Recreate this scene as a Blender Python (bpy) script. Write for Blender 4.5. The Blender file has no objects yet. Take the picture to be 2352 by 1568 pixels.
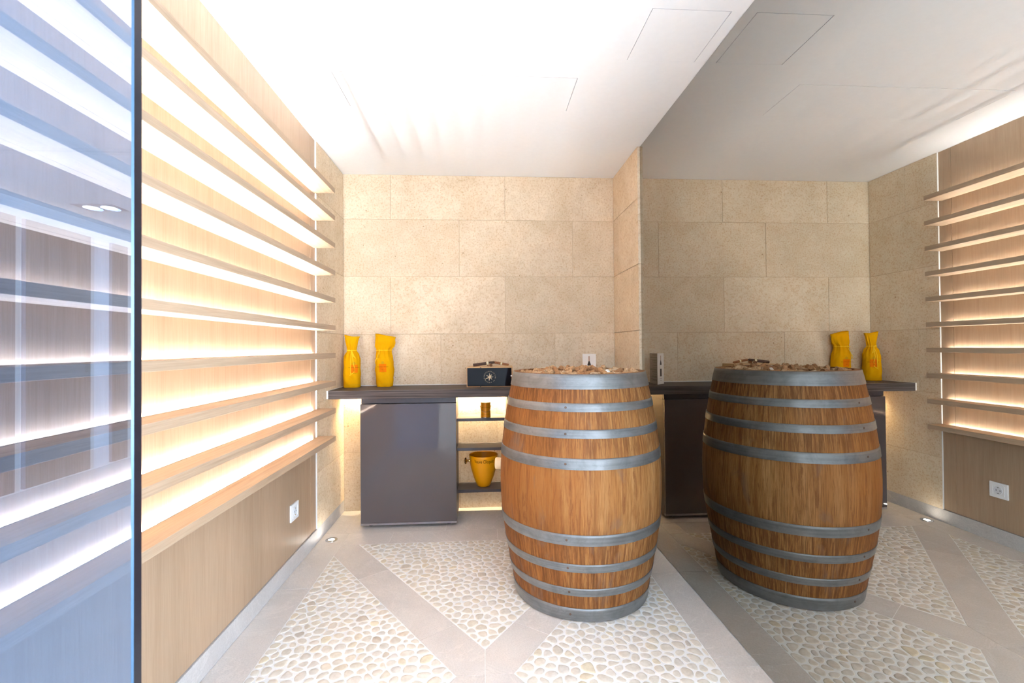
import bpy, bmesh, math, random
import numpy as np
from mathutils import Vector, Matrix
random.seed(7); rng = np.random.default_rng(7)
SC = bpy.context.scene; COL = SC.collection; PI = math.pi

# ------------------------------------------------------------------ camera
CAMZ = 1.1
R_ = Vector((0.99804709, -0.0619405, -0.00808613)); D_ = Vector((-0.00740274, 0.01125451, -0.99990926)); F_ = Vector((0.06202588, 0.99801639, 0.010774))
FPX = 1060.32
cam = bpy.data.cameras.new('camera'); cam.sensor_width = 36.0; cam.lens = FPX / 2352 * 36.0
cam.clip_start = 0.02; cam.clip_end = 100
cam.dof.use_dof = True; cam.dof.focus_distance = 2.4; cam.dof.aperture_fstop = 6.3
cob = bpy.data.objects.new('camera', cam); COL.objects.link(cob)
mw = Matrix.Identity(4)
for i, ax in enumerate((R_, -D_, -F_)):
    for j in range(3): mw[j][i] = ax[j]
mw[2][3] = CAMZ
cob.matrix_world = mw; SC.camera = cob
def proj(P):
    d = Vector(P) - Vector((0, 0, CAMZ)); z = d.dot(F_)
    return (1176 + FPX * d.dot(R_) / z, 784 + FPX * d.dot(D_) / z, z)
# ------------------------------------------------------------------ world, light, exposure
LED_COL = (0.94, 0.98, 1.02); LED_STR = 370.0; LED_UNDER = 200.0; SKY_STR = 23.5
w = bpy.data.worlds.new('world'); SC.world = w; w.use_nodes = True
bg = w.node_tree.nodes['Background']; bg.inputs[0].default_value = (0.74, 0.86, 1.0, 1); bg.inputs[1].default_value = SKY_STR
SC.view_settings.view_transform = 'Standard'; SC.view_settings.look = 'None'
SC.view_settings.gamma = 1.0; SC.view_settings.use_curve_mapping = False
SC.view_settings.exposure = 0.0
cy = SC.cycles
cy.max_bounces = 9; cy.diffuse_bounces = 6; cy.glossy_bounces = 5; cy.transmission_bounces = 6; cy.transparent_max_bounces = 10
cy.caustics_reflective = True; cy.caustics_refractive = False; cy.sample_clamp_indirect = 60.0
cy.use_denoising = True
# daylight portal lies in the opening of the hall's window (adds no light, only guides the sky sampling)
pl2 = bpy.data.lights.new('side_window_portal', 'AREA'); pl2.shape = 'RECTANGLE'; pl2.size = 2.1; pl2.size_y = 4.2; pl2.cycles.is_portal = True
po2 = bpy.data.objects.new('side_window_portal', pl2); COL.objects.link(po2); po2.location = (3.2, -2.7, 1.13); po2.rotation_euler = (0, math.radians(90), 0)

# ------------------------------------------------------------------ measures (metres; floor 0, camera above the origin)
XL, XP, XR, XM = -0.9418, -0.948, 0.9175, 0.9338
YB, YS, YG0, YG1 = 3.185, 2.677, 0.678, 0.697
ZC = 2.279; ZW = 0.842
BX, BY = 0.4386, 2.1211

# ------------------------------------------------------------------ helpers
def empty(name, loc=(0, 0, 0), label=None, cat=None, group=None, rz=0):
    o = bpy.data.objects.new(name, None); COL.objects.link(o); o.location = loc; o.rotation_euler = (0, 0, rz); o.empty_display_size = .05
    tag(o, label, cat, group); return o
def tag(o, label=None, cat=None, group=None, kind=None):
    if label: o['label'] = label
    if cat: o['category'] = cat
    if group: o['group'] = group
    if kind: o['kind'] = kind
    return o
def ob(name, me, parent=None, loc=(0, 0, 0), rot=(0, 0, 0)):
    o = bpy.data.objects.new(name, me); COL.objects.link(o); o.location = loc; o.rotation_euler = rot
    if parent: o.parent = parent
    return o
def mesh(name, vs, fs, mats, smooth=False, mi=None):
    me = bpy.data.meshes.new(name); me.from_pydata([tuple(v) for v in vs], [], fs)
    for m in (mats if isinstance(mats, (list, tuple)) else [mats]): me.materials.append(m)
    if mi: me.polygons.foreach_set('material_index', mi)
    if smooth: me.polygons.foreach_set('use_smooth', [True] * len(me.polygons)); me.set_sharp_from_angle(angle=.75)
    me.update(); return me
class MB:
    def __init__(s): s.v = []; s.f = []
    def add(s, vs, fs):
        n = len(s.v); s.v += [tuple(v) for v in vs]; s.f += [tuple(i + n for i in f) for f in fs]; return s
    def box(s, a, b):
        x0, y0, z0 = a; x1, y1, z1 = b
        return s.add([(x0, y0, z0), (x1, y0, z0), (x1, y1, z0), (x0, y1, z0), (x0, y0, z1), (x1, y0, z1), (x1, y1, z1), (x0, y1, z1)],
                     [(3, 2, 1, 0), (4, 5, 6, 7), (0, 1, 5, 4), (1, 2, 6, 5), (2, 3, 7, 6), (3, 0, 4, 7)])
    def prism(s, poly, z0, z1):
        n = len(poly); vs = [(x, y, z0) for x, y in poly] + [(x, y, z1) for x, y in poly]
        return s.add(vs, [tuple(range(n - 1, -1, -1)), tuple(range(n, 2 * n))] + [(i, (i + 1) % n, n + (i + 1) % n, n + i) for i in range(n)])
    def lathe(s, prof, n=32, cx=0, cy=0, cap0=True, cap1=True):
        vs = []; fs = []
        for r, z in prof: vs += [(cx + r * math.cos(2 * PI * i / n), cy + r * math.sin(2 * PI * i / n), z) for i in range(n)]
        for k in range(len(prof) - 1):
            for i in range(n):
                j = (i + 1) % n; fs.append((k * n + i, k * n + j, (k + 1) * n + j, (k + 1) * n + i))
        if cap0: fs.append(tuple(range(n - 1, -1, -1)))
        if cap1: fs.append(tuple((len(prof) - 1) * n + i for i in range(n)))
        return s.add(vs, fs)
    def tube(s, pts, r, n=6, closed=False):
        pts = [Vector(p) for p in pts]; m = len(pts); vs = []; fs = []; up = Vector((0.3, 0.2, 1)).normalized()
        for i, p in enumerate(pts):
            t = (pts[(i + 1) % m] - pts[i - 1]) if closed else (pts[min(i + 1, m - 1)] - pts[max(i - 1, 0)])
            t.normalize(); a = t.cross(up)
            if a.length < 1e-3: a = t.cross(Vector((1, 0, 0)))
            a.normalize(); b = t.cross(a); rr = r[i] if isinstance(r, (list, tuple)) else r
            vs += [p + (a * math.cos(2 * PI * k / n) + b * math.sin(2 * PI * k / n)) * rr for k in range(n)]
        for i in range(m if closed else m - 1):
            q = (i + 1) % m
            for k in range(n): l = (k + 1) % n; fs.append((i * n + k, i * n + l, q * n + l, q * n + k))
        if not closed: fs += [tuple(range(n - 1, -1, -1)), tuple((m - 1) * n + k for k in range(n))]
        return s.add(vs, fs)
    def ob(s, name, mat, parent=None, loc=(0, 0, 0), smooth=False, bevel=0, rot=(0, 0, 0)):
        o = ob(name, mesh(name, s.v, s.f, mat, smooth), parent, loc, rot)
        if bevel:
            m = o.modifiers.new('bevel', 'BEVEL'); m.width = bevel; m.segments = 2; m.limit_method = 'ANGLE'
        if smooth == 'auto' or (smooth and bevel): pass
        return o
def box(name, a, b, mat, parent=None, bevel=0, loc=(0, 0, 0)): return MB().box(a, b).ob(name, mat, parent, loc, False, bevel)
def text_geo(body, size, sx=1.0):
    cu = bpy.data.curves.new('lettering', 'FONT'); cu.body = body; cu.size = size; cu.align_x = 'CENTER'; cu.align_y = 'CENTER'
    o = bpy.data.objects.new('lettering', cu); me = bpy.data.meshes.new_from_object(o)
    vs = [(v.co.x * sx, v.co.y) for v in me.vertices]; fs = [tuple(p.vertices) for p in me.polygons]
    bpy.data.meshes.remove(me); bpy.data.objects.remove(o); bpy.data.curves.remove(cu); return vs, fs

# ------------------------------------------------------------------ materials
class NT:
    def __init__(s, name):
        s.m = bpy.data.materials.new(name); s.m.use_nodes = True; s.t = s.m.node_tree; s.n = s.t.nodes; s.p = s.n['Principled BSDF']
    def new(s, typ, **k):
        n = s.n.new(typ)
        for a, v in k.items(): setattr(n, a, v)
        return n
    def link(s, a, b): s.t.links.new(a, b)
    def pos(s, scale=(1, 1, 1), obj=False, off_random=0):
        src = s.new('ShaderNodeTexCoord').outputs['Object'] if obj else s.new('ShaderNodeNewGeometry').outputs['Position']
        mp = s.new('ShaderNodeMapping'); mp.inputs['Scale'].default_value = scale; s.link(src, mp.inputs['Vector'])
        if off_random:
            oi = s.new('ShaderNodeObjectInfo'); mu = s.new('ShaderNodeMath', operation='MULTIPLY'); mu.inputs[1].default_value = off_random
            s.link(oi.outputs['Random'], mu.inputs[0]); cx = s.new('ShaderNodeCombineXYZ')
            for i in range(3): s.link(mu.outputs[0], cx.inputs[i])
            s.link(cx.outputs[0], mp.inputs['Location'])
        return mp.outputs['Vector']
    def noise(s, vec, scale, detail=4, rough=.55, dist=0):
        n = s.new('ShaderNodeTexNoise'); n.inputs['Scale'].default_value = scale; n.inputs['Detail'].default_value = detail
        n.inputs['Roughness'].default_value = rough; n.inputs['Distortion'].default_value = dist
        if vec is not None: s.link(vec, n.inputs['Vector'])
        return n.outputs['Fac']
    def ramp(s, fac, stops, interp='LINEAR'):
        r = s.new('ShaderNodeValToRGB'); r.color_ramp.interpolation = interp
        e = r.color_ramp.elements
        while len(e) < len(stops): e.new(.5)
        for el, (p, c) in zip(e, stops): el.position = p; el.color = (*c, 1) if len(c) == 3 else c
        s.link(fac, r.inputs[0]); return r.outputs['Color']
    def mix(s, a, b, fac=.5, blend='MIX'):
        m = s.new('ShaderNodeMix', data_type='RGBA', blend_type=blend)
        for v, i in ((fac, 0), (a, 6), (b, 7)):
            if hasattr(v, 'links') or isinstance(v, bpy.types.NodeSocket): s.link(v, m.inputs[i])
            else: m.inputs[i].default_value = v if i == 0 else (*v, 1)
        return m.outputs[2]
    def math(s, op, a, b=None):
        m = s.new('ShaderNodeMath', operation=op)
        for i, v in enumerate((a, b)):
            if v is None: continue
            if isinstance(v, bpy.types.NodeSocket): s.link(v, m.inputs[i])
            else: m.inputs[i].default_value = v
        return m.outputs[0]
    def bump(s, h, strength=.2, dist=.002):
        b = s.new('ShaderNodeBump'); b.inputs['Strength'].default_value = strength; b.inputs['Distance'].default_value = dist
        s.link(h, b.inputs['Height']); s.link(b.outputs[0], s.p.inputs['Normal'])
    def col(s, c):
        if isinstance(c, bpy.types.NodeSocket): s.link(c, s.p.inputs['Base Color'])
        else: s.p.inputs['Base Color'].default_value = (*c, 1)
    def set(s, **k):
        for a, v in k.items(): s.p.inputs[a.replace('_', ' ')].default_value = v
        return s
def plain(name, c, rough=.5, metal=0, spec=.5, amt=.06, scale=40):
    t = NT(name); f = t.noise(t.pos(), scale, 3); t.col(t.ramp(f, [(.3, [x * (1 - amt) for x in c]), (.7, [min(1, x * (1 + amt)) for x in c])]))
    t.set(Roughness=rough, Metallic=metal, Specular_IOR_Level=spec); return t.m
def emit(name, c, s):
    t = NT(name); t.col((.8, .8, .8)); t.p.inputs['Emission Color'].default_value = (*c, 1); t.set(Emission_Strength=s); return t.m
def oak(name, axis, light, dark, rough=.42, spec=.35):
    t = NT(name); sc = [16, 16, 16]; sc[axis] = .7; sc2 = [260, 260, 260]; sc2[axis] = 5.0
    a = t.noise(t.pos(tuple(sc)), 1.6, 5, .6, .6); b = t.noise(t.pos(tuple(sc2)), 1.5, 3, .6)
    c1 = t.ramp(a, [(.3, dark), (.52, light), (.75, [x * .93 for x in light])])
    c2 = t.ramp(b, [(.35, (.86, .83, .80)), (.6, (1, 1, 1))])
    wv = [3, 3, 3]; wv[axis] = .25
    c3 = t.ramp(t.noise(t.pos(tuple(wv)), 1.3, 2), [(.35, (.93, .92, .90)), (.65, (1.04, 1.03, 1.02))])
    c = t.mix(c1, c2, .75, 'MULTIPLY'); c = t.mix(c, c3, 1.0, 'MULTIPLY'); t.col(c); t.set(Roughness=rough, Specular_IOR_Level=spec); t.bump(b, .12, .0006); return t.m
def stone(name, base, warm, pit=True):
    t = NT(name); v = t.pos(off_random=7.0)
    big = t.noise(v, 5.0, 5, .62, .4); fine = t.noise(v, 85, 4, .7); mid = t.noise(v, 24, 4, .65)
    c = t.ramp(big, [(.32, warm), (.55, base), (.72, [min(1, x * 1.06) for x in base])])
    c = t.mix(c, t.ramp(mid, [(.38, (.93, .90, .85)), (.56, (1, 1, 1))]), .55, 'MULTIPLY')
    c = t.mix(c, t.ramp(fine, [(.36, (.78, .64, .48)), (.50, (1, 1, 1)), (.68, (1.07, 1.07, 1.07))]), .65, 'MULTIPLY')
    h = t.math('ADD', t.math('MULTIPLY', fine, .6), t.math('MULTIPLY', mid, .5))
    if pit:
        vo = t.new('ShaderNodeTexVoronoi'); vo.inputs['Scale'].default_value = 16; t.link(t.pos(off_random=3.0), vo.inputs['Vector'])
        warp = t.math('ADD', vo.outputs['Distance'], t.math('MULTIPLY', mid, .16))
        sel = t.math('GREATER_THAN', t.noise(t.pos(off_random=5.0), 9, 2), .5)
        pm = t.math('MULTIPLY', t.math('LESS_THAN', warp, .145), sel)
        c = t.mix(c, (.36, .22, .11), t.math('MULTIPLY', pm, .75)); h = t.math('SUBTRACT', h, t.math('MULTIPLY', pm, .9))
    oi = t.new('ShaderNodeObjectInfo'); c = t.mix(c, t.ramp(oi.outputs['Random'], [(0, (.95, .94, .92)), (1, (1.03, 1.03, 1.03))]), 1, 'MULTIPLY')
    t.col(c); t.set(Roughness=.75, Specular_IOR_Level=.25); t.bump(h, .35, .002); return t.m
m_white = plain('white_paint', (.84, .84, .845), .7, amt=.01)
m_hall = plain('hall_paint', (.78, .79, .80), .7, amt=.02)
m_hallceil = plain('hall_ceiling_paint', (.86, .87, .88), .7, amt=.01); m_hfloor = plain('hall_floor_stone', (.74, .74, .73), .4, amt=.04, scale=4)
m_dark = plain('dark_tinted_glass', (.03, .035, .045), .08)
m_stone = stone('limestone', (.745, .62, .465), (.68, .55, .39))
m_joint = plain('stone_joint', (.58, .44, .29), .9)
m_oakv = oak('oak_panel', 2, (.455, .322, .215), (.41, .28, .182))
m_oaks = oak('oak_shelf', 1, (.48, .35, .24), (.38, .268, .178), .5)
m_alu = plain('aluminium', (.7, .7, .7), .35, 1.0)
m_led = emit('led_diffuser', LED_COL, LED_STR); m_led2 = emit('worktop_led_diffuser', (1, .80, .50), LED_UNDER)
m_caulk = plain('white_caulk', (.82, .80, .76), .6, amt=.02)
t = NT('dark_ash_laminate'); f = t.noise(t.pos((2.2, 160, 160)), 1.0, 4, .65, .3); t.col(t.ramp(f, [(.34, (.042, .032, .029)), (.62, (.135, .108, .10))])); t.set(Roughness=.5, Specular_IOR_Level=.12); t.bump(f, .15, .0006); m_ash = t.m
t = NT('taupe_gloss'); t.col(t.ramp(t.noise(t.pos(), 3, 2), [(.3, (.092, .074, .074)), (.7, (.097, .079, .079))])); t.set(Roughness=.06, Coat_Weight=.4, Coat_Roughness=.02); m_gloss = t.m
m_taupe = plain('taupe_laminate', (.12, .105, .105), .45, amt=.03)
m_profile = plain('handle_profile', (.065, .058, .064), .35, .3)
m_strip = plain('metal_strip', (.42, .40, .43), .3, .9)
m_black = plain('black_plastic', (.012, .012, .014), .35)
def floor_stone(name, c):
    t = NT(name); v = t.pos(off_random=9.0); a = t.noise(v, 3.5, 5, .6, .5); b = t.noise(v, 190, 3, .6); d = t.noise(t.pos((1, 1, 1), off_random=4.0), 2.2, 6, .7, 1.5)
    k = t.ramp(a, [(.3, [x * .90 for x in c]), (.7, [min(1, x * 1.05) for x in c])])
    k = t.mix(k, t.ramp(b, [(.35, (.88, .88, .88)), (.6, (1.02, 1.02, 1.02))]), .8, 'MULTIPLY')
    k = t.mix(k, [min(1, x * 1.15) for x in c], t.ramp(d, [(.485, (0, 0, 0)), (.5, (.5, .5, .5)), (.515, (0, 0, 0))]))
    oi = t.new('ShaderNodeObjectInfo'); k = t.mix(k, t.ramp(oi.outputs['Random'], [(0, (.93, .93, .93)), (1, (1.04, 1.04, 1.04))]), 1, 'MULTIPLY')
    t.col(k); t.set(Roughness=.5, Specular_IOR_Level=.35); t.bump(b, .1, .0008); return t.m
m_ftile = floor_stone('floor_stone', (.69, .63, .585)); m_base = floor_stone('skirting_stone', (.57, .54, .52))
m_fjoint = plain('floor_joint', (.90, .87, .84), .9)
m_grout = plain('white_grout', (.86, .845, .825), .85, amt=.02, scale=60)
t = NT('pebble'); oi = t.new('ShaderNodeObjectInfo'); ge = t.new('ShaderNodeNewGeometry')
fr = t.math('FRACT', t.math('ADD', oi.outputs['Random'], ge.outputs['Random Per Island']))
c = t.ramp(fr, [(0, (.64, .575, .49)), (.2, (.76, .705, .625)), (.5, (.715, .65, .56)), (.78, (.70, .655, .60)), (.94, (.735, .645, .49)), (1, (.56, .495, .43))])
c = t.mix(c, t.ramp(t.noise(t.pos(), 55, 4, .6), [(.35, (.90, .88, .85)), (.65, (1.05, 1.05, 1.05))]), 1, 'MULTIPLY'); t.col(c); t.set(Roughness=.45, Specular_IOR_Level=.4); m_peb = t.m
# barrel oak: grain along the staves, stains running off the hoops
t = NT('barrel_oak'); tc = t.new('ShaderNodeTexCoord'); sx = t.new('ShaderNodeSeparateXYZ'); t.link(tc.outputs['Object'], sx.inputs[0])
ang = t.math('MULTIPLY', t.math('ARCTAN2', sx.outputs[1], sx.outputs[0]), .36); oi = t.new('ShaderNodeObjectInfo')
def bvec(su, sz, off=0):
    cx = t.new('ShaderNodeCombineXYZ'); t.link(t.math('MULTIPLY', ang, su), cx.inputs[0]); t.link(t.math('MULTIPLY', sx.outputs[2], sz), cx.inputs[2])
    t.link(t.math('ADD', t.math('MULTIPLY', oi.outputs['Random'], .5), off), cx.inputs[1]); return cx.outputs[0]
g1 = t.noise(bvec(26, 2.2), 1.0, 5, .62, .5); g2 = t.noise(bvec(400, 13), 1.0, 5, .65); g3 = t.noise(bvec(42, 3.4, 5), 1.0, 5, .7, 1.3); g4 = t.noise(bvec(7, 4, 9), 1.0, 4, .6, 1.0)
c = t.ramp(g1, [(.28, (.34, .135, .034)), (.5, (.45, .215, .070)), (.74, (.53, .29, .112))])
c = t.mix(c, t.ramp(g2, [(.34, (.50, .38, .28)), (.54, (1, 1, 1)), (.72, (1.2, 1.2, 1.2))]), .8, 'MULTIPLY')
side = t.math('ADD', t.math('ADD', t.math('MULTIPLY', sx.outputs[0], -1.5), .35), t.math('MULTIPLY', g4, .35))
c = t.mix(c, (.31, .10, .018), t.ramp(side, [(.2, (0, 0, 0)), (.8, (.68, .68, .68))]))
c = t.mix(c, (.20, .065, .018), t.ramp(g3, [(.515, (0, 0, 0)), (.60, (.62, .62, .62))]))
hoopz = t.new('ShaderNodeValToRGB'); hz = hoopz.color_ramp.elements
for p_, v_ in ((.0, .5), (.045, .75), (.16, .75), (.33, .75), (.385, .3), (.5, .0), (.62, .08), (.70, .65), (.78, .5), (.84, .7), (.93, .9), (1.0, .8)):
    e = hz.new(p_) if p_ not in (0.0, 1.0) else hz[0 if p_ == 0 else len(hz) - 1]; e.color = (v_, v_, v_, 1)
t.link(sx.outputs[2], hoopz.inputs[0])
st = t.math('MULTIPLY', hoopz.outputs[0], t.ramp(t.noise(bvec(120, 9, 3), 1.0, 4, .7), [(.40, (0, 0, 0)), (.58, (.95, .95, .95))]))
c = t.mix(c, (.13, .042, .012), st)
c = t.mix(c, (.20, .135, .10), t.ramp(g4, [(.575, (0, 0, 0)), (.69, (.5, .5, .5))]))
c = t.mix(c, t.ramp(oi.outputs['Random'], [(0, (.95, .935, .91)), (1, (1.04, 1.04, 1.04))]), 1, 'MULTIPLY')
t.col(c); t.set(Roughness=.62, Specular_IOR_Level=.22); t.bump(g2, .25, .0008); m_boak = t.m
m_bend = plain('barrel_end_grain', (.42, .22, .10), .7, amt=.25, scale=30)
t = NT('galvanised_hoop'); tc = t.new('ShaderNodeTexCoord'); mp = t.new('ShaderNodeMapping'); mp.inputs['Scale'].default_value = (2.5, 2.5, 110); t.link(tc.outputs['Object'], mp.inputs[0])
a = t.noise(mp.outputs[0], 1.0, 4, .6); b = t.noise(t.pos(obj=True), 14, 5, .65, .8); vein = t.noise(t.pos((1, 1, 3.5), obj=True), 3.2, 4, .6, 1.2)
c = t.ramp(a, [(.3, (.21, .212, .216)), (.7, (.29, .292, .297))]); c = t.mix(c, t.ramp(b, [(.35, (.74, .74, .74)), (.6, (1, 1, 1))]), .8, 'MULTIPLY')
c = t.mix(c, (.16, .16, .16), t.ramp(vein, [(.492, (0, 0, 0)), (.5, (.45, .45, .45)), (.508, (0, 0, 0))]))
t.col(c); t.set(Metallic=.55, Roughness=.38); t.link(t.ramp(a, [(.2, (.27, .27, .27)), (.8, (.46, .46, .46))]), t.p.inputs['Roughness']); t.bump(a, .05, .0005); m_hoop = t.m
m_rivet = plain('rivet', (.16, .10, .07), .5, .6)
t = NT('cork'); v = t.pos(obj=True, off_random=3.0); a = t.noise(v, 130, 4, .7); oi = t.new('ShaderNodeObjectInfo')
c = t.ramp(oi.outputs['Random'], [(0, (.34, .155, .06)), (.35, (.46, .235, .10)), (.7, (.54, .32, .155)), (.92, (.60, .42, .25)), (1, (.68, .56, .42))])
c = t.mix(c, t.ramp(a, [(.36, (.45, .36, .30)), (.52, (1, 1, 1))]), .8, 'MULTIPLY'); t.col(c); t.set(Roughness=.85); t.bump(a, .4, .0015); m_cork = t.m
m_bung = plain('bung_silicone', (.86, .66, .40), .5, amt=.03)
m_yel = NT('yellow_canvas'); wv = m_yel.noise(m_yel.pos(), 700, 2); m_yel.col(m_yel.ramp(m_yel.noise(m_yel.pos(), 22, 3), [(.3, (.69, .325, .002)), (.7, (.74, .365, .003))])); m_yel.set(Roughness=.9, Specular_IOR_Level=.04); m_yel.bump(wv, .15, .0006); m_yel = m_yel.m
m_string = plain('yellow_cord', (.95, .60, .01), .8, amt=.06)
m_orange = plain('orange_print', (.78, .19, .004), .8, spec=.05, amt=.03); m_ink = plain('dark_brown_ink', (.07, .026, .008), .8, spec=.05)
m_olive = plain('olive_ink', (.35, .25, .015), .7)
m_bucket = NT('amber_plastic'); m_bucket.col((.95, .40, .002)); m_bucket.set(Roughness=.30); m_bucket = m_bucket.m
m_tin = NT('amber_tin'); m_tin.col((.70, .26, .004)); m_tin.set(Roughness=.30, Metallic=.25); m_tin = m_tin.m
m_gold = plain('gold', (.75, .52, .20), .2, 1.0, amt=.03)
m_steel = plain('steel', (.72, .72, .72), .22, 1.0, amt=.03)
m_pine = oak('pine', 0, (.72, .46, .235), (.62, .36, .165), .5)
m_boxglass = NT('black_glass'); m_boxglass.col((.006, .006, .009)); m_boxglass.set(Roughness=.03, Specular_IOR_Level=.16); m_boxglass = m_boxglass.m
m_emblem = plain('gold_print', (.72, .52, .30), .6)
m_cig1 = plain('dark_tobacco', (.065, .032, .022), .65, amt=.3, scale=120); m_cig2 = plain('brown_tobacco', (.30, .115, .04), .6, amt=.2, scale=120); m_cig3 = plain('tobacco_end', (.16, .07, .03), .8, amt=.5, scale=400)
m_band = plain('cigar_band', (.85, .80, .62), .4, amt=.05); m_bandg = plain('cigar_band_gold', (.65, .45, .10), .3, .6)
m_paper = plain('leaflet_paper', (.84, .82, .80), .6, amt=.01); m_grey = plain('grey_print', (.30, .28, .27), .7); m_pgrey = plain('leaflet_paper_shaded', (.55, .53, .52), .6, amt=.02)  # m_pgrey: white leaflet paper with the text page's shade put into its colour
m_bott = plain('bottle_print', (.02, .016, .018), .5); m_copper = plain('capsule_print', (.45, .28, .20), .5)
m_plastic = plain('socket_plastic', (.84, .84, .85), .3, amt=.01); m_plastic2 = plain('socket_insert', (.70, .72, .75), .35, amt=.02)
m_lamp = emit('uplight_lens', (1.0, .95, .88), 110.0); m_down = emit('downlight_lens', (1.0, .97, .92), 22.0)
t = NT('mirror'); n = t.n; g = t.new('ShaderNodeBsdfGlossy'); g.inputs['Color'].default_value = (.46, .445, .41, 1); g.inputs['Roughness'].default_value = 0.0
t.link(g.outputs[0], n['Material Output'].inputs['Surface']); m_mirror = t.m
t = NT('pane_glass'); lw = t.new('ShaderNodeLayerWeight'); fr = t.math('ADD', .095, t.math('MULTIPLY', .92, t.math('POWER', lw.outputs['Facing'], 4.0)))  # two-sided Fresnel curve
tr = t.new('ShaderNodeBsdfTransparent'); tr.inputs['Color'].default_value = (.57, .65, .80, 1); g = t.new('ShaderNodeBsdfGlossy'); g.inputs['Color'].default_value = (.68, .82, 1, 1); g.inputs['Roughness'].default_value = 0.0
mx = t.new('ShaderNodeMixShader'); lw.inputs['Blend'].default_value = .5; t.link(fr, mx.inputs[0]); t.link(tr.outputs[0], mx.inputs[1]); t.link(g.outputs[0], mx.inputs[2]); t.link(mx.outputs[0], t.n['Material Output'].inputs['Surface']); m_glass = t.m
t = NT('pane_polished_edge'); t.col((.012, .012, .018)); t.set(Roughness=.25, Specular_IOR_Level=.4); m_gedge = t.m
t = NT('pane_chamfer'); t.col((.05, .11, .19)); t.set(Roughness=.18, Metallic=.4); m_gcham = t.m

# ------------------------------------------------------------------ setting
def S(o): o['kind'] = 'structure'; return o
def slab(name, boxes, mat, parent=None):
    m = MB()
    for a, b in boxes: m.box(a, b)
    o = m.ob(name, mat, parent); return S(o) if parent is None else o
# walls of the tasting room and tiles standing proud of their backing
TZ = [0.0, .395, .79, 1.19, 1.583, 1.973, ZC]
def tiles(parent, axis, plane, lo, hi, cuts, depth=.010, gap=.0014):
    """rows of stone tiles: axis 'x' -> tiles lie in the plane y=plane, axis 'y' -> plane x=plane (sign of depth = way back into the wall)"""
    for r in range(6):
        z0, z1 = TZ[r] + (gap if r else 0), TZ[r + 1] - gap
        xs = [lo] + sorted(c for c in cuts[r] if lo + .03 < c < hi - .03) + [hi]
        for i in range(len(xs) - 1):
            a, b = xs[i] + (gap if i else 0), xs[i + 1] - (gap if i < len(xs) - 2 else 0)
            j = random.uniform(0, .0006) * (1 if depth > 0 else -1)
            m = MB()
            if axis == 'x': m.box((a, min(plane + j, plane + depth), z0), (b, max(plane + j, plane + depth), z1))
            else: m.box((min(plane + j, plane + depth), a, z0), (max(plane + j, plane + depth), b, z1))
            m.ob('stone_tile', m_stone, parent, bevel=.0009)
wb = slab('wall_back', [((XL - .2, YB + .003, -.05), (XM + .2, YB + .15, ZC + .05))], m_joint)
W = .784
tiles(wb, 'x', YB, XL, XR, [[-.95 + .784, .617 + .0], [-.69 + .02, .09], [-.29, .497], [-.627, .154], [-.16, .627], [-.625, .157]])
wl = slab('wall_left', [((XL - .25, YS, -.05), (XL - .003, YB + .003, ZC + .05)), ((XP - .25, YG1, -.05), (XP - .016, YS, ZC + .05))], m_joint)
tiles(wl, 'y', XL, YS, YB - .0005, [[], [2.93], [2.817], [], [], [2.897]], depth=-.010)
for y0, y1 in ((YG1 + .002, 2.597), (2.599, YS - .0035)):
    box('oak_panel', (XP - .015, y0, 0.081), (XP, y1, ZC - .001), m_oakv, wl, bevel=.0008)
box('joint_strip', (XP - .01, YS - .003, .081), (XL + .001, YS, ZC), m_caulk, wl)
wr = slab('wall_right', [((XR + .010, 2.6715, -.05), (XR + .25, YB + .003, ZC + .05))], m_joint)
tiles(wr, 'y', XR, 2.6705, YB - .0005, [[], [], [], [], [], []], depth=.0155)
bl = MB().box((XL - .012, YG1, 0), (XL + .0, YB - .001, .079)); S(bl.ob('baseboard_left', m_base, bevel=.001))
# mirror that fills the right wall from floor to ceiling
mir = MB().box((XM, YG1 + .01, .004), (XM + .006, 2.668, ZC - .003)).ob('wall_mirror', m_mirror)
tag(mir, 'tall tinted mirror covering the right wall from floor to ceiling', 'mirror')
slab('wall_right_backing', [((XM + .0065, YG1, -.05), (XM + .16, 2.6715, ZC + .05))], m_black)
# ceiling with two flush access panels
PAN = [(-.640, 1.998, .4245, 2.283), (.600, 1.569, .888, 1.862)]
xs = sorted({XL - .25, XM + .2} | {v for p in PAN for v in (p[0], p[2])}); ys = sorted({YG0, YB + .1} | {v for p in PAN for v in (p[1], p[3])})
cm = MB()
for i in range(len(xs) - 1):
    for j in range(len(ys) - 1):
        mx_, my_ = (xs[i] + xs[i + 1]) / 2, (ys[j] + ys[j + 1]) / 2
        if not any(p[0] < mx_ < p[2] and p[1] < my_ < p[3] for p in PAN): cm.box((xs[i], ys[j], ZC), (xs[i + 1], ys[j + 1], ZC + .02))
cm.box((XL - .25, YG0, ZC + .02), (XM + .2, YB + .1, ZC + .06))
ce = S(cm.ob('ceiling', m_white)); ce['kind'] = 'structure'
for k, (x0, y0, x1, y1) in enumerate(PAN):
    g = .0026
    box('access_panel', (x0 + g, y0 + g, ZC + (.0002 if k else 0)), (x1 - g, y1 - .0003, ZC + .018), m_white, ce)

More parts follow.
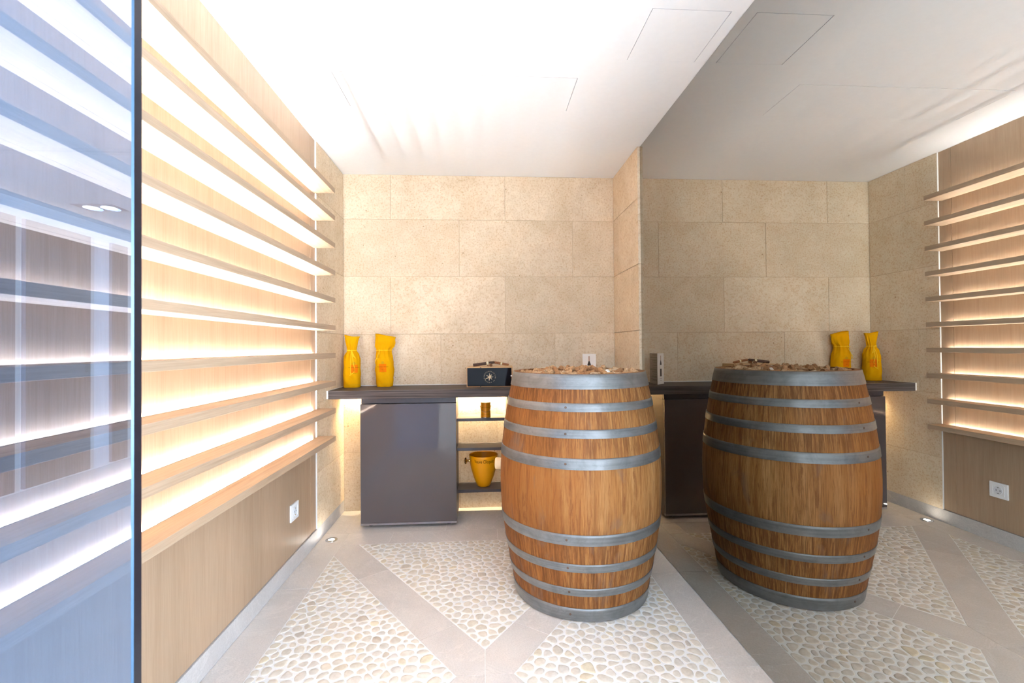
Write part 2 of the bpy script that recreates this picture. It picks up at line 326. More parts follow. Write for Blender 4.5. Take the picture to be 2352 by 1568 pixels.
# floor: slab, stone border and diagonal bands, pebble mosaic in the four triangles
fl = slab('floor', [((XL - .25, YG0 - .3, -.06), (XM + .2, YB + .1, -.0011))], m_fjoint)
def clip(poly, nx, ny, d):          # keep nx*x+ny*y <= d
    out = []; n = len(poly)
    for i in range(n):
        a, b = poly[i], poly[(i + 1) % n]; da, db = nx * a[0] + ny * a[1] - d, nx * b[0] + ny * b[1] - d
        if da <= 0: out.append(a)
        if (da < 0 < db) or (db < 0 < da):
            t_ = da / (da - db); out.append((a[0] + t_ * (b[0] - a[0]), a[1] + t_ * (b[1] - a[1])))
    return out
def ccw(p): return p if sum(p[i][0] * p[(i + 1) % len(p)][1] - p[(i + 1) % len(p)][0] * p[i][1] for i in range(len(p))) > 0 else p[::-1]
def inset(poly, g):
    poly = ccw(poly); out = list(poly); n = len(poly)
    for i in range(n):
        (ax, ay), (bx_, by_) = poly[i], poly[(i + 1) % n]; L = math.hypot(bx_ - ax, by_ - ay)
        if L < 1e-6: continue
        nx, ny = (by_ - ay) / L, -(bx_ - ax) / L; out = clip(out, nx, ny, nx * ax + ny * ay - g)
        if len(out) < 3: return []
    return out
def ftile(poly, g=.0009):
    p = inset(poly, g)
    if len(p) >= 3: MB().prism(p, -.0014, random.uniform(-.0003, .0002)).ob('floor_tile', m_ftile, fl)
CX, CY = -.002, 1.5626; X0, X1, Y1 = -.798, .794, 2.640; Y0 = 2 * CY - Y1
A3, A4 = .131, .097
def rect(x0, y0, x1, y1): return [(x0, y0), (x1, y0), (x1, y1), (x0, y1)]
def rows(x0, x1, y0, y1, cuts):
    c = [y0] + sorted(cuts) + [y1]
    for a, b in zip(c, c[1:]): ftile(rect(x0, a, x1, b))
rows(XL, X0, .69, 2.805, [.98, 1.58, 2.18]); rows(X1, XM, .69, 2.805, [.94, 1.539, 1.594, 2.197])
for a, b in ((X0, -.54), (-.54, .0745), (.0745, .69), (.69, X1)): ftile(rect(a, Y1, b, 2.805))
for a, b in ((XL, -.83), (-.83, -.235), (-.235, .37), (.37, XM)): ftile(rect(a, 2.805, b, YB))
for a, b in ((X0, .1), (.1, X1)): ftile(rect(a, Y0 - .03, b, Y0)) if False else None
for sx_ in (-1, 1):
    for sy_ in (1, -1):
        xe = X0 if sx_ < 0 else X1; ye = Y1 if sy_ > 0 else Y0
        dx, dy = xe - CX, ye - CY
        p2 = (xe - sx_ * A4, ye); p1 = (xe, ye - sy_ * A3 * abs(dy) / abs(dy)); p3 = (CX, CY + sy_ * A3); p4 = (CX + sx_ * A4, CY)
        band = ccw([p4, (CX, CY), p3, p2, (xe, ye), p1]); L = math.hypot(dx, dy); ux, uy = dx / L, dy / L; c0 = ux * CX + uy * CY
        for a, b in ((-1, .305), (.305, .902), (.902, 3)):
            q = clip(clip(band, ux, uy, c0 + b), -ux, -uy, -(c0 + a))
            if len(q) >= 3: ftile(q)
tri = {'back': [(CX, CY + A3), (X1 - A4, Y1), (X0 + A4, Y1)], 'left': [(CX - A4, CY), (X0, Y1 - A3), (X0, Y0 + A3)],
       'right': [(CX + A4, CY), (X1, Y0 + A3), (X1, Y1 - A3)], 'front': [(CX, CY - A3), (X0 + A4, Y0), (X1 - A4, Y0)]}
gm = MB()
for p in tri.values(): gm.prism(ccw(p), -.0012, -.0003)
gm.ob('grout_bed', m_grout, fl)
def inside(p, x, y, m=0):
    n = len(p)
    for i in range(n):
        (ax, ay), (bx_, by_) = p[i], p[(i + 1) % n]; L = math.hypot(bx_ - ax, by_ - ay)
        if ((bx_ - ax) * (y - ay) - (by_ - ay) * (x - ax)) / L < m: return False
    return True
SP = .0395
cells = []
for key, p in tri.items():
    p = ccw(p); lox, hix = min(a[0] for a in p), max(a[0] for a in p); loy, hiy = min(a[1] for a in p), max(a[1] for a in p)
    if key != 'back': loy = max(loy, .95)
    pts = []; grid = {}; G = SP
    for _ in range(30000):
        x, y = random.uniform(lox, hix), random.uniform(loy, hiy)
        if not inside(p, x, y, .007): continue
        i, j = int(x / G + 1000), int(y / G + 1000); rr = SP * random.uniform(.72, 1.0)
        if any((x - a) ** 2 + (y - b) ** 2 < rr * rr for di in (-1, 0, 1) for dj in (-1, 0, 1) for a, b in grid.get((i + di, j + dj), ())): continue
        grid.setdefault((i, j), []).append((x, y)); pts.append((x, y))
    P = np.array(pts)
    if len(P) == 0: continue
    wts = rng.uniform(-1, 1, len(P)) * .00026
    for k in range(len(P)):
        x, y = P[k]; d2 = (P[:, 0] - x) ** 2 + (P[:, 1] - y) ** 2; nb = np.argsort(d2)[1:22]
        g = random.uniform(.0014, .0038); cell = inset(p, .0025)
        cell = clip(clip(clip(clip(cell, 1, 0, x + .046), -1, 0, -x + .046), 0, 1, y + .040), 0, -1, -y + .040)
        for q in nb:
            D = math.sqrt(d2[q])
            if D > .12: break
            nx, ny = (P[q, 0] - x) / D, (P[q, 1] - y) / D; mid = D / 2 + (wts[k] - wts[q]) / (2 * D)
            cell = clip(cell, nx, ny, nx * x + ny * y + max(.004, mid) - g)
            if len(cell) < 3: break
        if len(cell) < 3: continue
        for _ in range(2):
            cell = [((1 - s_) * a[0] + s_ * b[0], (1 - s_) * a[1] + s_ * b[1]) for a, b in zip(cell, cell[1:] + cell[:1]) for s_ in (.25, .75)]
        c = np.array(cell); seg = np.hypot(*(np.roll(c, -1, 0) - c).T); cum = np.concatenate([[0], np.cumsum(seg)]); tt = np.linspace(0, cum[-1], 13)[:-1]
        cc = np.vstack([c, c[:1]]); ring = np.stack([np.interp(tt, cum, cc[:, 0]), np.interp(tt, cum, cc[:, 1])], 1)
        ctr = ring.mean(0); ext = np.abs(ring - ctr).max()
        if ext < .006: continue
        under = math.hypot(ctr[0] - BX, ctr[1] - BY) < .30 - ext
        cells.append((ring, ctr, ext, under))
def pebble_geo(ring, ctr, h):
    n = len(ring); vs = []; base = ring - ctr
    for s_, z in ((1.0, -.0008), (.93, h * .5), (.74, h * .85), (.40, h)): vs += [(ctr[0] + a * s_, ctr[1] + b * s_, z) for a, b in base]
    fs = [(k * n + i, k * n + (i + 1) % n, (k + 1) * n + (i + 1) % n, (k + 1) * n + i) for k in range(3) for i in range(n)] + [tuple(3 * n + i for i in range(n))]
    return vs, fs
def seen(ctr, ext):
    u, v, z = proj((ctr[0], ctr[1], 0))
    if not (-10 < u < 2360 and v < 1580): return 0
    if ctr[1] > BY - .35 and 1165 < u < 1505: return 0
    return (ext / z) ** 2
cells = [c for c in cells if not c[3]]
cells.sort(key=lambda c: -seen(c[1], c[2]))
rest = MB()
for k, (ring, ctr, ext, under) in enumerate(cells):
    h = random.uniform(.0012, .0024)
    if k < 298:
        vs, fs = pebble_geo(ring - ctr, np.zeros(2), h); ob('pebble', mesh('pebble', vs, fs, m_peb, True), fl, (ctr[0], ctr[1], 0))
    else: rest.add(*pebble_geo(ring, ctr, h))
o = rest.ob('pebble_mosaic', m_peb, fl, smooth=True); o['kind'] = 'stuff'

# ------------------------------------------------------------------ entrance hall behind the camera (seen only in reflections)
HX0, HX1, HY, HZ = -3.6, 3.2, -5.0, 2.28
slab('floor_hall', [((HX0 - .1, HY - .1, -.06), (HX1 + .1, YG0 - .3, 0))], m_hfloor)
slab('ceiling_hall', [((HX0 - .1, HY - .1, HZ), (HX1 + .1, YG0, HZ + .08)), ((HX0, -1.81, HZ - .025), (HX1, -1.48, HZ))], m_hallceil)
slab('wall_hall_left', [((HX0 - .1, HY, 0), (HX0, YG0, HZ))], m_hall)
slab('wall_hall_right', [((HX1, HY, 0), (HX1 + .1, -4.8, HZ)), ((HX1, -.6, 0), (HX1 + .1, YG0, HZ)), ((HX1, -4.8, 2.18), (HX1 + .1, -.6, HZ)), ((HX1, -4.8, 0), (HX1 + .1, -.6, .08))], m_hall)
slab('wall_hall_front', [((HX0, YG0 - .02, 0), (XP - .02, YG0 + .1, HZ)), ((XM + .01, YG0 - .02, 0), (HX1, YG0 + .1, HZ))], m_hall)
slab('wall_hall_back', [((HX0, HY - .08, 0), (HX1, HY, HZ))], m_hall)
slab('window_1', [((HX1 + .01, y - .03, .08), (HX1 + .06, y + .03, 2.18)) for y in (-4.77, -3.4, -2.0, -.63)], m_black)
def hall_y(u): # depth of the hall's left wall met by the reflected ray of image column u
    return 2 * YG0 - abs(HX0) / abs(math.tan(math.atan((u - 1176) / FPX) + .0621))
for a, b in ((-40, 25), (48, 200), (250, 286)):
    y0, y1 = sorted((hall_y(a), hall_y(b)))
    d = S(box('door_%d' % (1 if a < 0 else 2 if a < 100 else 3), (HX0 + .001, y0, .02), (HX0 + .03, y1, 2.13), m_dark))
    if a == 48: box('door_handle', (HX0 + .03, y0 + .04, .9), (HX0 + .06, y0 + .06, 1.08), m_black, d)
dl = empty('downlight', (-3.16, -2.66, HZ), 'twin downlight in the hall ceiling, seen in the glass pane', 'lamp')
box('frame', (-.16, -.09, -.004), (.16, .09, -.0002), m_strip, dl)
for x in (-.07, .07): MB().lathe([(.055, -.0065), (.055, -.0041)], 20, x, 0).ob('lens', m_down, dl)

# ------------------------------------------------------------------ glass pane beside the entrance
gx0, gx1, c_ = XL + .001, -.4898, .0022
prof = [(gx0, YG0), (gx1 - c_, YG0), (gx1, YG0 + c_), (gx1, YG1 - c_), (gx1 - c_, YG1), (gx0, YG1)]
n6 = 6; vs = [(x, y, .001) for x, y in prof] + [(x, y, ZC - .002) for x, y in prof]
fs = [tuple(range(5, -1, -1)), tuple(range(6, 12))] + [(i, (i + 1) % 6, 6 + (i + 1) % 6, 6 + i) for i in range(6)]
gp = ob('glass_pane', mesh('glass_pane', vs, fs, [m_glass, m_gedge, m_gcham], mi=[1, 1, 0, 2, 1, 2, 0, 1]))
tag(gp, 'thick clear glass partition with a dark polished edge, in front of the left shelves', 'glass partition')

# ------------------------------------------------------------------ ten lit oak shelves
SZ = [1.9719 - i * .15472 for i in range(10)]
ordn = ['topmost of the ten', 'second from the top', 'third from the top', 'fourth from the top', 'fifth from the top', 'sixth from the top', 'seventh from the top', 'third from the bottom', 'second from the bottom', 'lowest of the ten']
SY0, SY1, TH = YG1 + .004, 2.656, .0275
proto = None
for i, z in enumerate(SZ):
    lab = 'long oak wall shelf with a glowing light strip, ' + ordn[i]
    if proto is None:
        r = empty('wall_shelf', (XP, SY0, z), lab, 'shelf', 'lit oak shelves on the left wall'); L = SY1 - SY0
        box('board', (.0255, 0, 0), (.118, L, TH), m_oaks, r, bevel=.0008)
        box('rear_board', (.0005, 0, 0), (.0255, L, TH - .0195), m_oaks, r)
        box('light_channel', (.0007, .0, TH - .0194), (.0250, L - .016, TH - .0180), m_plastic, r)
        ls = MB().box((.0034, .01, TH - .0179), (.0082, L - .030, TH - .0163))
        ob('light_strip', mesh('light_strip', ls.v, ls.f, [m_plastic, m_led], mi=[0, 1, 0, 0, 0, 0]), r)
        box('channel_lip', (.0256, 0, TH + .0002), (.0284, L, TH + .0014), m_oaks, r)
        proto = r
    else:
        r = proto.copy(); COL.objects.link(r); r.location = (XP, SY0, z); r['label'] = lab
        for ch in proto.children: c = ch.copy(); COL.objects.link(c); c.parent = r

# ------------------------------------------------------------------ worktop, cabinets, shelves between them
YF, YC = 2.8611, 2.8325
wt = empty('worktop', (0, 0, 0), 'dark grey-brown wood grain worktop running along the back wall', 'worktop')
box('slab', (-.931, YC, ZW - .0505), (XR - .001, YB - .004, ZW), m_ash, wt, bevel=.0012)
box('end_joint', (-.9412, YC + .0015, ZW - .049), (-.9312, YB - .004, ZW + .001), m_caulk, wt)
box('rear_joint', (-.941, YB - .0038, ZW - .02), (XR - .001, YB - .0008, ZW + .0045), m_caulk, wt)
box('light_strip', (-.92, 3.146, ZW - .0562), (.905, 3.162, ZW - .0507), m_led2, wt)
box('light_lip', (-.93, 3.126, ZW - .078), (XR - .002, 3.1305, ZW - .0508), m_taupe, wt)
def cabinet(x0, lab):
    x1 = x0 + .579; w_ = .579
    c = empty('base_cabinet', (x0, YF, 0), lab, 'cabinet', 'gloss base cabinets under the worktop')
    zt = ZW - .0512
    box('body', (.0, .0195, .022), (w_, 3.123 - YF, zt - .036), m_taupe, c)
    box('top_rail', (.0, .03, zt - .0355), (w_, 3.123 - YF, zt), m_taupe, c)
    d = box('door', (.0005, 0, .0335), (w_ - .0005, .019, zt - .036), m_gloss, c, bevel=.001)
    box('handle_profile', (.004, .008, zt - .0335), (w_ - .0, .0295, zt - .001), m_profile, c, bevel=.003)
    box('bottom_strip', (.0, .001, .0205), (w_, .019, .0325), m_strip, c)
    for px in (.05, w_ - .05):
        for py in (.06, .22): MB().lathe([(.016, .0003), (.016, .006), (.011, .008), (.011, .0215)], 12, px, py).ob('foot', m_black, c)
    return c
cabinet(-.750, 'gloss taupe base cabinet standing alone on the left under the worktop')
cabinet(.1475, 'gloss taupe base cabinet half hidden behind the oak barrel')
for k, (z, lab) in enumerate(((.6445, 'slim taupe shelf between the cabinets carrying the small orange tin'), (.4565, 'slim empty taupe shelf between the cabinets, middle one of three'), (.1915, 'slim taupe shelf between the cabinets carrying the orange ice bucket'))):
    s_ = empty('bay_shelf', (-.171, 2.958, z - .0185), lab, 'shelf', 'taupe shelves between the base cabinets')
    box('board', (.0, .0015, 0), (.3185, .172, .0185), m_taupe, s_, bevel=.0008)
    box('front_edge', (.0, 0, 0), (.3185, .0013, .0183), m_profile, s_)

# ------------------------------------------------------------------ barrel
K = 1.1 / 1.2
bp = np.array([(1.083, .328), (1.018, .343), (.959, .356), (.923, .361), (.849, .374), (.812, .3785), (.730, .390), (.683, .395), (.551, .3995), (.409, .392), (.361, .388), (.278, .3765), (.241, .370), (.166, .3535), (.130, .348), (.071, .339), (.012, .327)])
bz, brr = (bp[:, 0] - .012) * K, bp[:, 1] * K
pf = np.polyfit(bz, brr, 5)
def BR(z): return float(np.polyval(pf, z))
BH = float(bz[0]); B0 = .0048
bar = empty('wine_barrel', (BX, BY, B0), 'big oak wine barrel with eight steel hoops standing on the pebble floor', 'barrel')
cuts = [0]; 
while cuts[-1] < 1: cuts.append(cuts[-1] + random.uniform(.030, .046))
cuts = [c / cuts[-1] * 2 * PI for c in cuts]
zs = np.linspace(0, BH, 22)
for a0, a1 in zip(cuts, cuts[1:]):
    g = .0006; vs = []; fs = []; na = 5; nz = len(zs)
    for z in zs:
        r = BR(z) - .0022
        for i in range(na):
            f = i / (na - 1); a = a0 + g + (a1 - a0 - 2 * g) * f
            rr = r - (.00012 if i in (0, na - 1) else 0); vs.append((rr * math.cos(a), rr * math.sin(a), z))
    for z in zs:
        r = BR(z) - .0270
        for i in range(na): f = i / (na - 1); a = a0 + g + (a1 - a0 - 2 * g) * f; vs.append((r * math.cos(a), r * math.sin(a), z))
    N = nz * na
    for k in range(nz - 1):
        for i in range(na - 1):
            q = (k * na + i, k * na + i + 1, (k + 1) * na + i + 1, (k + 1) * na + i); fs.append(q); fs.append(tuple(N + j for j in q[::-1]))
        for i in (0, na - 1):
            q = (k * na + i, (k + 1) * na + i, N + (k + 1) * na + i, N + k * na + i); fs.append(q if i == 0 else q[::-1])
    for i in range(na - 1):
        fs.append((i + 1, i, N + i, N + i + 1)); t_ = (nz - 1) * na; fs.append((t_ + i, t_ + i + 1, N + t_ + i + 1, N + t_ + i))
    me = mesh('stave', vs, fs, m_boak, True); me.set_sharp_from_angle(angle=.6); ob('stave', me, bar)
CAMA = math.atan2(-BY, -BX)
HO = [(1.018, 1.0825), (.923, .959), (.812, .849), (.683, .730), (.361, .409), (.241, .278), (.130, .166), (.0125, .071)]
for k, (h0, h1) in enumerate(HO):
    z0, z1 = (h0 - .012) * K, (h1 - .012) * K; n = 96
    prof = []
    zz = np.linspace(z0, z1, 5)
    outer = [(BR(z), z) for z in zz]; inner = [(BR(z) - .0021, z) for z in zz[::-1]]
    prof = outer + inner + outer[:1]
    h = MB().lathe(prof, n, cap0=False, cap1=False).ob('hoop', m_hoop, bar)
    for p_ in h.data.polygons: p_.use_smooth = abs(p_.normal.z) < .6
    a = CAMA - .16 + (0.004 * k); zc_ = (z0 + z1) / 2; r = BR(zc_)
    rv = MB()
    for zoff in ((0,) if k else (-.008,)):
        c0 = Vector((r * math.cos(a), r * math.sin(a), zc_ + zoff)); nrm = Vector((math.cos(a), math.sin(a), 0)); tg = Vector((-nrm.y, nrm.x, 0)); vs = []
        for rr, hh in ((.0048, .0002), (.0042, .0014), (.002, .002)): vs += [c0 + nrm * hh + (tg * math.cos(2 * PI * i / 10) + Vector((0, 0, 1)) * math.sin(2 * PI * i / 10)) * rr for i in range(10)]
        rv.add(vs, [(q * 10 + i, q * 10 + (i + 1) % 10, (q + 1) * 10 + (i + 1) % 10, (q + 1) * 10 + i) for q in range(2) for i in range(10)] + [tuple(20 + i for i in range(10))])
    rv.ob('rivet', m_rivet if k else m_hoop, h, smooth=True)
HD = BH - .047
MB().lathe([(BR(HD) - .0275, HD - .02), (BR(HD) - .0275, HD)], 64).ob('head', m_bend, bar)
ba = CAMA - PI / 2 + .03; zb = .545; r = BR(zb)
bg_ = MB().lathe([(.026, -.006), (.0275, .014), (.0275, .022), (.0245, .0262)], 24)
bo = bg_.ob('bung', m_bung, bar, (r * math.cos(ba), r * math.sin(ba), zb), True, rot=(0, PI / 2, ba))
tag(bo, 'cream bung stopper'); 
# corks heaped on the head: dropped one after another on a height field
zoff = B0 + HD; RI = BR(HD) - .0335; gs = .003; GN = int(2 * RI / gs) + 3
hf = np.zeros((GN, GN)); gx = (np.arange(GN) - GN // 2) * gs; GX, GY = np.meshgrid(gx, gx, indexing='ij')
cork_me = []
for rad, ln in ((.0120, .044), (.0118, .040), (.0122, .047)):
    cork_me.append(MB().lathe([(rad * .88, -ln / 2), (rad, -ln / 2 + .0018), (rad * 1.01, 0), (rad, ln / 2 - .0018), (rad * .88, ln / 2)], 14))
champ = MB().lathe([(.0125, -.022), (.0135, -.012), (.0125, .002), (.0155, .008), (.0160, .018), (.0120, .0235)], 14); cork_me.append(champ)
cork_me = [(mesh('wine_cork', m.v, m.f, m_cork, True), rad, ln) for m, rad, ln in zip(cork_me, (.0121, .0119, .0123, .0158), (.044, .040, .047, .046))]
m_wc = plain('white_synthetic', (.80, .78, .74), .6, amt=.03); white_me = mesh('wine_cork', MB().lathe([(.0105, -.021), (.0118, -.019), (.0118, .019), (.0105, .021)], 14).v, MB().lathe([(.0105, -.021), (.0118, -.019), (.0118, .019), (.0105, .021)], 14).f, m_wc, True)
made = 0; tries = 0
while made < 215 and tries < 2600:
    tries += 1
    me, rad, ln = cork_me[random.choices((0, 1, 2, 3), (5, 4, 4, 1))[0]]; lab = 'wine cork heaped with others in the open top of the barrel'
    ang = random.uniform(0, PI); rr = RI * math.sqrt(random.random()); th = random.uniform(0, 2 * PI); x, y = rr * math.cos(th), rr * math.sin(th)
    ux, uy = math.cos(ang), math.sin(ang); hl = ln / 2
    if any(math.hypot(x + s_ * hl * ux - uy * rad * e, y + s_ * hl * uy + ux * rad * e) > RI for s_ in (-1, 1) for e in (-1, 1)): continue
    t_ = (GX - x) * ux + (GY - y) * uy; s_ = -(GX - x) * uy + (GY - y) * ux; m = (np.abs(t_) < hl) & (np.abs(s_) < rad)
    if not m.any(): continue
    hA = hf[m & (t_ < -.004)].max(); hB = hf[m & (t_ > .004)].max()
    tilt = math.atan2(hB - hA, ln * .8); tilt = max(-.55, min(.55, tilt))
    if abs(hB - hA) > .026: continue
    zc_ = (hA + hB) / 2 + rad / math.cos(tilt)
    prof_ = hf[m] - (zc_ + t_[m] * math.tan(tilt) - rad)
    zc_ += max(0, prof_.max() - .0015)
    rim = .045 + .008 * (1 - rr / RI)
    if zc_ > rim: continue
    sec = np.sqrt(np.maximum(0, rad ** 2 - s_[m] ** 2)); hf[m] = np.maximum(hf[m], zc_ + t_[m] * math.tan(tilt) + sec)
    if rad > .0125: lab = 'mushroom-shaped sparkling wine cork in the heap in the barrel top'
    if made and made % 41 == 0 and rad < .0125: me = white_me; lab = 'white synthetic cork among the brown corks in the barrel top'
    c = bpy.data.objects.new('wine_cork', me); COL.objects.link(c)
    dirv = Vector((ux * math.cos(tilt), uy * math.cos(tilt), math.sin(tilt)))
    c.rotation_mode = 'QUATERNION'; c.rotation_quaternion = dirv.to_track_quat('Z', 'Y'); c.location = (BX + x, BY + y, zoff + zc_ + .0004)
    tag(c, lab, 'cork', 'white corks in the barrel' if me is white_me else 'corks heaped in the barrel'); made += 1

# ------------------------------------------------------------------ things on the worktop
def px_at(u, v, Y):
    d = F_ + R_ * ((u - 1176) / FPX) + D_ * ((v - 784) / FPX); s_ = Y / d.y; return Vector((d.x * s_, Y, CAMZ + d.z * s_))
def bag(u, Y, lab, stations, folds, seed, face, tie, emblem_z, rz, strands):
    """cloth bottle bag lofted through stations (z, half width, half depth, shift x, tilt)"""
    c = px_at(u, 880, Y); rd = random.Random(seed)
    r = empty('bottle_bag', (c.x, Y, ZW), lab, 'bottle bag', rz=rz)
    nz, na = 60, 72; zk = [s_[0] for s_ in stations]; H = zk[-1]
    ph = [rd.uniform(0, 6.28) for _ in range(6)]
    def sm(i, z): return float(np.interp(z, zk, [s_[i] for s_ in stations]))
    def surf(a, z, off=0):
        A, B = sm(1, z) + off, sm(2, z) + off; d = abs(z - tie)
        amp = folds * math.exp(-(d / .045) ** 2) + .012
        w_ = amp * (math.cos(9 * a + ph[0]) * .6 + math.cos(14 * a + ph[1] + 6 * z) * .4) + .040 * math.sin(3 * a + ph[2] + 28 * z) * math.sin(48 * z + ph[3] + 2 * math.cos(a)) + .022 * math.sin(7 * a + 40 * z + ph[4]) * math.cos(90 * z + 3 * a + ph[5])
        w_ += .018 * math.exp(-((z - .035) / .02) ** 2) * math.cos(5 * a + ph[4])
        k = 1 + w_; q = 2.6 if z < tie * .8 else 2.0
        ca, sa = math.cos(a), math.sin(a); den = (abs(ca) ** q + abs(sa) ** q) ** (-1 / q)
        return Vector((sm(3, z) + A * k * ca * den, B * k * sa * den, z + (sm(4, z) * ca + .003 * math.cos(2 * a + ph[5])) * (z / H) ** 6))
    vs = []; fs = []
    for k in range(nz + 1):
        for i in range(na): vs.append(surf(2 * PI * i / na, H * k / nz))
    for k in range(nz):
        for i in range(na): j = (i + 1) % na; fs.append((k * na + i, k * na + j, (k + 1) * na + j, (k + 1) * na + i))
    fs.append(tuple(range(na - 1, -1, -1)))
    o = ob('cloth', mesh('cloth', vs, fs, m_yel, True), r); so = o.modifiers.new('s', 'SOLIDIFY'); so.thickness = .0016; so.offset = -1
    cr = MB().tube([surf(2 * PI * i / 40, tie, .0022) for i in range(40)], .0024, 6, True)
    kn = surf(face[1], tie, .004)
    for st_ in strands: cr.tube([surf(face[1] + a, tie + z, .003 + e) for a, z, e in st_], .0022, 6)
    cr.lathe([(.0005, -.006), (.0055, -.002), (.0055, .002), (.0005, .006)], 10, 0, 0); n_ = 40
    for q in range(len(cr.v) - 40, len(cr.v)): cr.v[q] = tuple(Vector(cr.v[q]) + kn)
    cr.ob('drawstring', m_string, r, smooth=True)
    seam = MB()
    for zz in (.018, H - .009): seam.tube([surf(2 * PI * i / 60, zz, .0004) for i in range(60)], .0005, 4, True)
    seam.ob('stitching', m_olive, r)
    f0 = face[0]; Rm_ = sm(1, emblem_z)
    def patch(x, z, off=.0013): return surf(f0 + x / Rm_, z, off)
    def quad(name, x0, x1, z0, z1, mat, off):
        m = MB(); nx_, nz_ = 10, 12; vs = [patch(x0 + (x1 - x0) * i / nx_, z0 + (z1 - z0) * j / nz_, off) for j in range(nz_ + 1) for i in range(nx_ + 1)]
        m.add(vs, [(j * (nx_ + 1) + i, j * (nx_ + 1) + i + 1, (j + 1) * (nx_ + 1) + i + 1, (j + 1) * (nx_ + 1) + i) for j in range(nz_) for i in range(nx_)]); return m.ob(name, mat, r)
    quad('printed_panel', -.0225, .0225, emblem_z - .034, emblem_z + .018, m_orange, .0011)
    tx = MB()
    for body, size, dz, sxx in (('Veuve Clicquot Ponsardin', .0072, 0, .92), ('BRUT', .0045, -.0165, 1), ('CHAMPAGNE', .0030, -.0385, 1.3)):
        v_, f_ = text_geo(body, size, sxx); tx.add([patch(x, emblem_z + dz + y, .0019) for x, y in v_], f_)
    tx.ob('lettering', m_ink, r)
    em = MB(); cz = emblem_z + .027
    em.tube([patch(.0085 * math.cos(2 * PI * i / 24), cz + .0085 * math.sin(2 * PI * i / 24), .0018) for i in range(24)], .0007, 4, True)
    for a in (PI / 2, PI / 6, -PI / 6): em.tube([patch(q * .0075 * math.cos(a), cz + q * .0075 * math.sin(a), .0018) for q in (-1, 0, 1)], .0006, 4)
    for s_ in (-1, 1): em.tube([patch(s_ * x, cz - .002, .0018) for x in (.010, .020)], .0005, 4)
    for i in range(-3, 4): em.tube([patch(.030 * math.sin(i * .2), cz + .024 * math.cos(i * .2) - .008 + q, .0016) for q in (0, .0016)], .0007, 4)
    em.ob('emblem', m_olive, r)
    return r
S1 = [(0, .049, .045, 0, 0), (.006, .0525, .049, 0, 0), (.05, .0535, .050, -.001, 0), (.12, .0525, .049, 0, 0), (.165, .0505, .047, 0, 0), (.195, .0455, .043, 0, 0), (.215, .0385, .036, 0, 0), (.230, .0275, .025, -.0005, 0), (.238, .0232, .020, -.001, 0), (.246, .0238, .020, -.001, 0), (.27, .030, .021, 0, .004), (.30, .041, .021, .0, .004), (.335, .0515, .019, .001, -.006)]
S2 = [(0, .048, .044, 0, 0), (.006, .0515, .047, 0, 0), (.05, .055, .048, 0, 0), (.12, .0585, .049, 0, 0), (.165, .0565, .048, -.001, 0), (.20, .052, .044, -.003, 0), (.222, .0475, .038, -.005, 0), (.236, .046, .033, -.005, 0), (.246, .0465, .033, -.005, 0), (.265, .059, .032, 0, -.004), (.29, .064, .031, .002, -.006), (.338, .0655, .028, .0055, -.012)]
C1 = [[(0, 0, 0), (.12, -.03, .002), (.20, -.075, .003), (.33, -.11, .002), (.30, -.14, .002), (-.15, -.160, .002)], [(0, 0, 0), (-.05, -.06, .002), (-.05, -.15, .002)], [(0, 0, .002), (.35, -.035, .006), (.5, -.05, .004), (.2, -.035, .007), (0, -.01, .002)], [(0, 0, .001), (-.5, .003, .004), (-.9, .004, .002)]]
C2 = [[(0, 0, 0), (-.15, -.04, .003), (-.32, -.075, .003), (-.42, -.088, .002)], [(0, 0, .002), (.05, -.02, .006), (-.02, -.05, .006), (-.35, -.065, .005)], [(0, 0, .001), (-.3, -.002, .003)]]
bag(809, 3.088, 'yellow cloth bottle bag tied at the neck, in the corner beside the oak shelves', S1, .30, 3, (-1.12, -1.42), .240, .130, 0.0, C1)
bag(884, 3.118, 'taller yellow cloth bottle bag with a wide open frill, in front of the stone wall', S2, .17, 8, (-1.62, -2.05), .240, .132, 0.0, C2)
# cigar box
fx0, fy0, fx1, fy1 = -.108, 2.966, .187, 2.953
bang = math.atan2(fy1 - fy0, fx1 - fx0); BW, BD, BHT = math.hypot(fx1 - fx0, fy1 - fy0), .19, .1285
cb = empty('cigar_box', (fx0, fy0, ZW), 'small pine box with a black glass front and gold star emblem, on the worktop', 'box', rz=bang)
tk = .008
box('top_board', (0, 0, BHT - tk), (BW, BD, BHT), m_pine, cb, bevel=.0008); box('bottom_board', (0, 0, .0003), (BW, BD, tk), m_pine, cb, bevel=.0008)
for x in (0, BW - tk): box('side_board', (x, .0, tk + .0002), (x + tk, BD, BHT - tk - .0002), m_pine, cb)
box('back_board', (tk, BD - tk, tk), (BW - tk, BD, BHT - tk), m_pine, cb)
d = box('door', (.0045, -.0035, .0055), (BW - .0085, .0025, BHT - .0062), m_boxglass, cb, bevel=.0006)
hg = MB()
for z in (.0045, BHT - .0050): hg.lathe([(.0032, z - .003), (.0032, z + .003)], 10, .089, -.0035)
hg.ob('hinge', m_black, cb)
hk = MB().lathe([(.004, 0), (.005, .003), (.003, .006)], 12); hk.ob('knob', m_plastic, d, (BW - .0095, -.0035, BHT * .55), True, rot=(PI / 2, 0, 0))
em = MB(); ex, ez = .1475, .0645
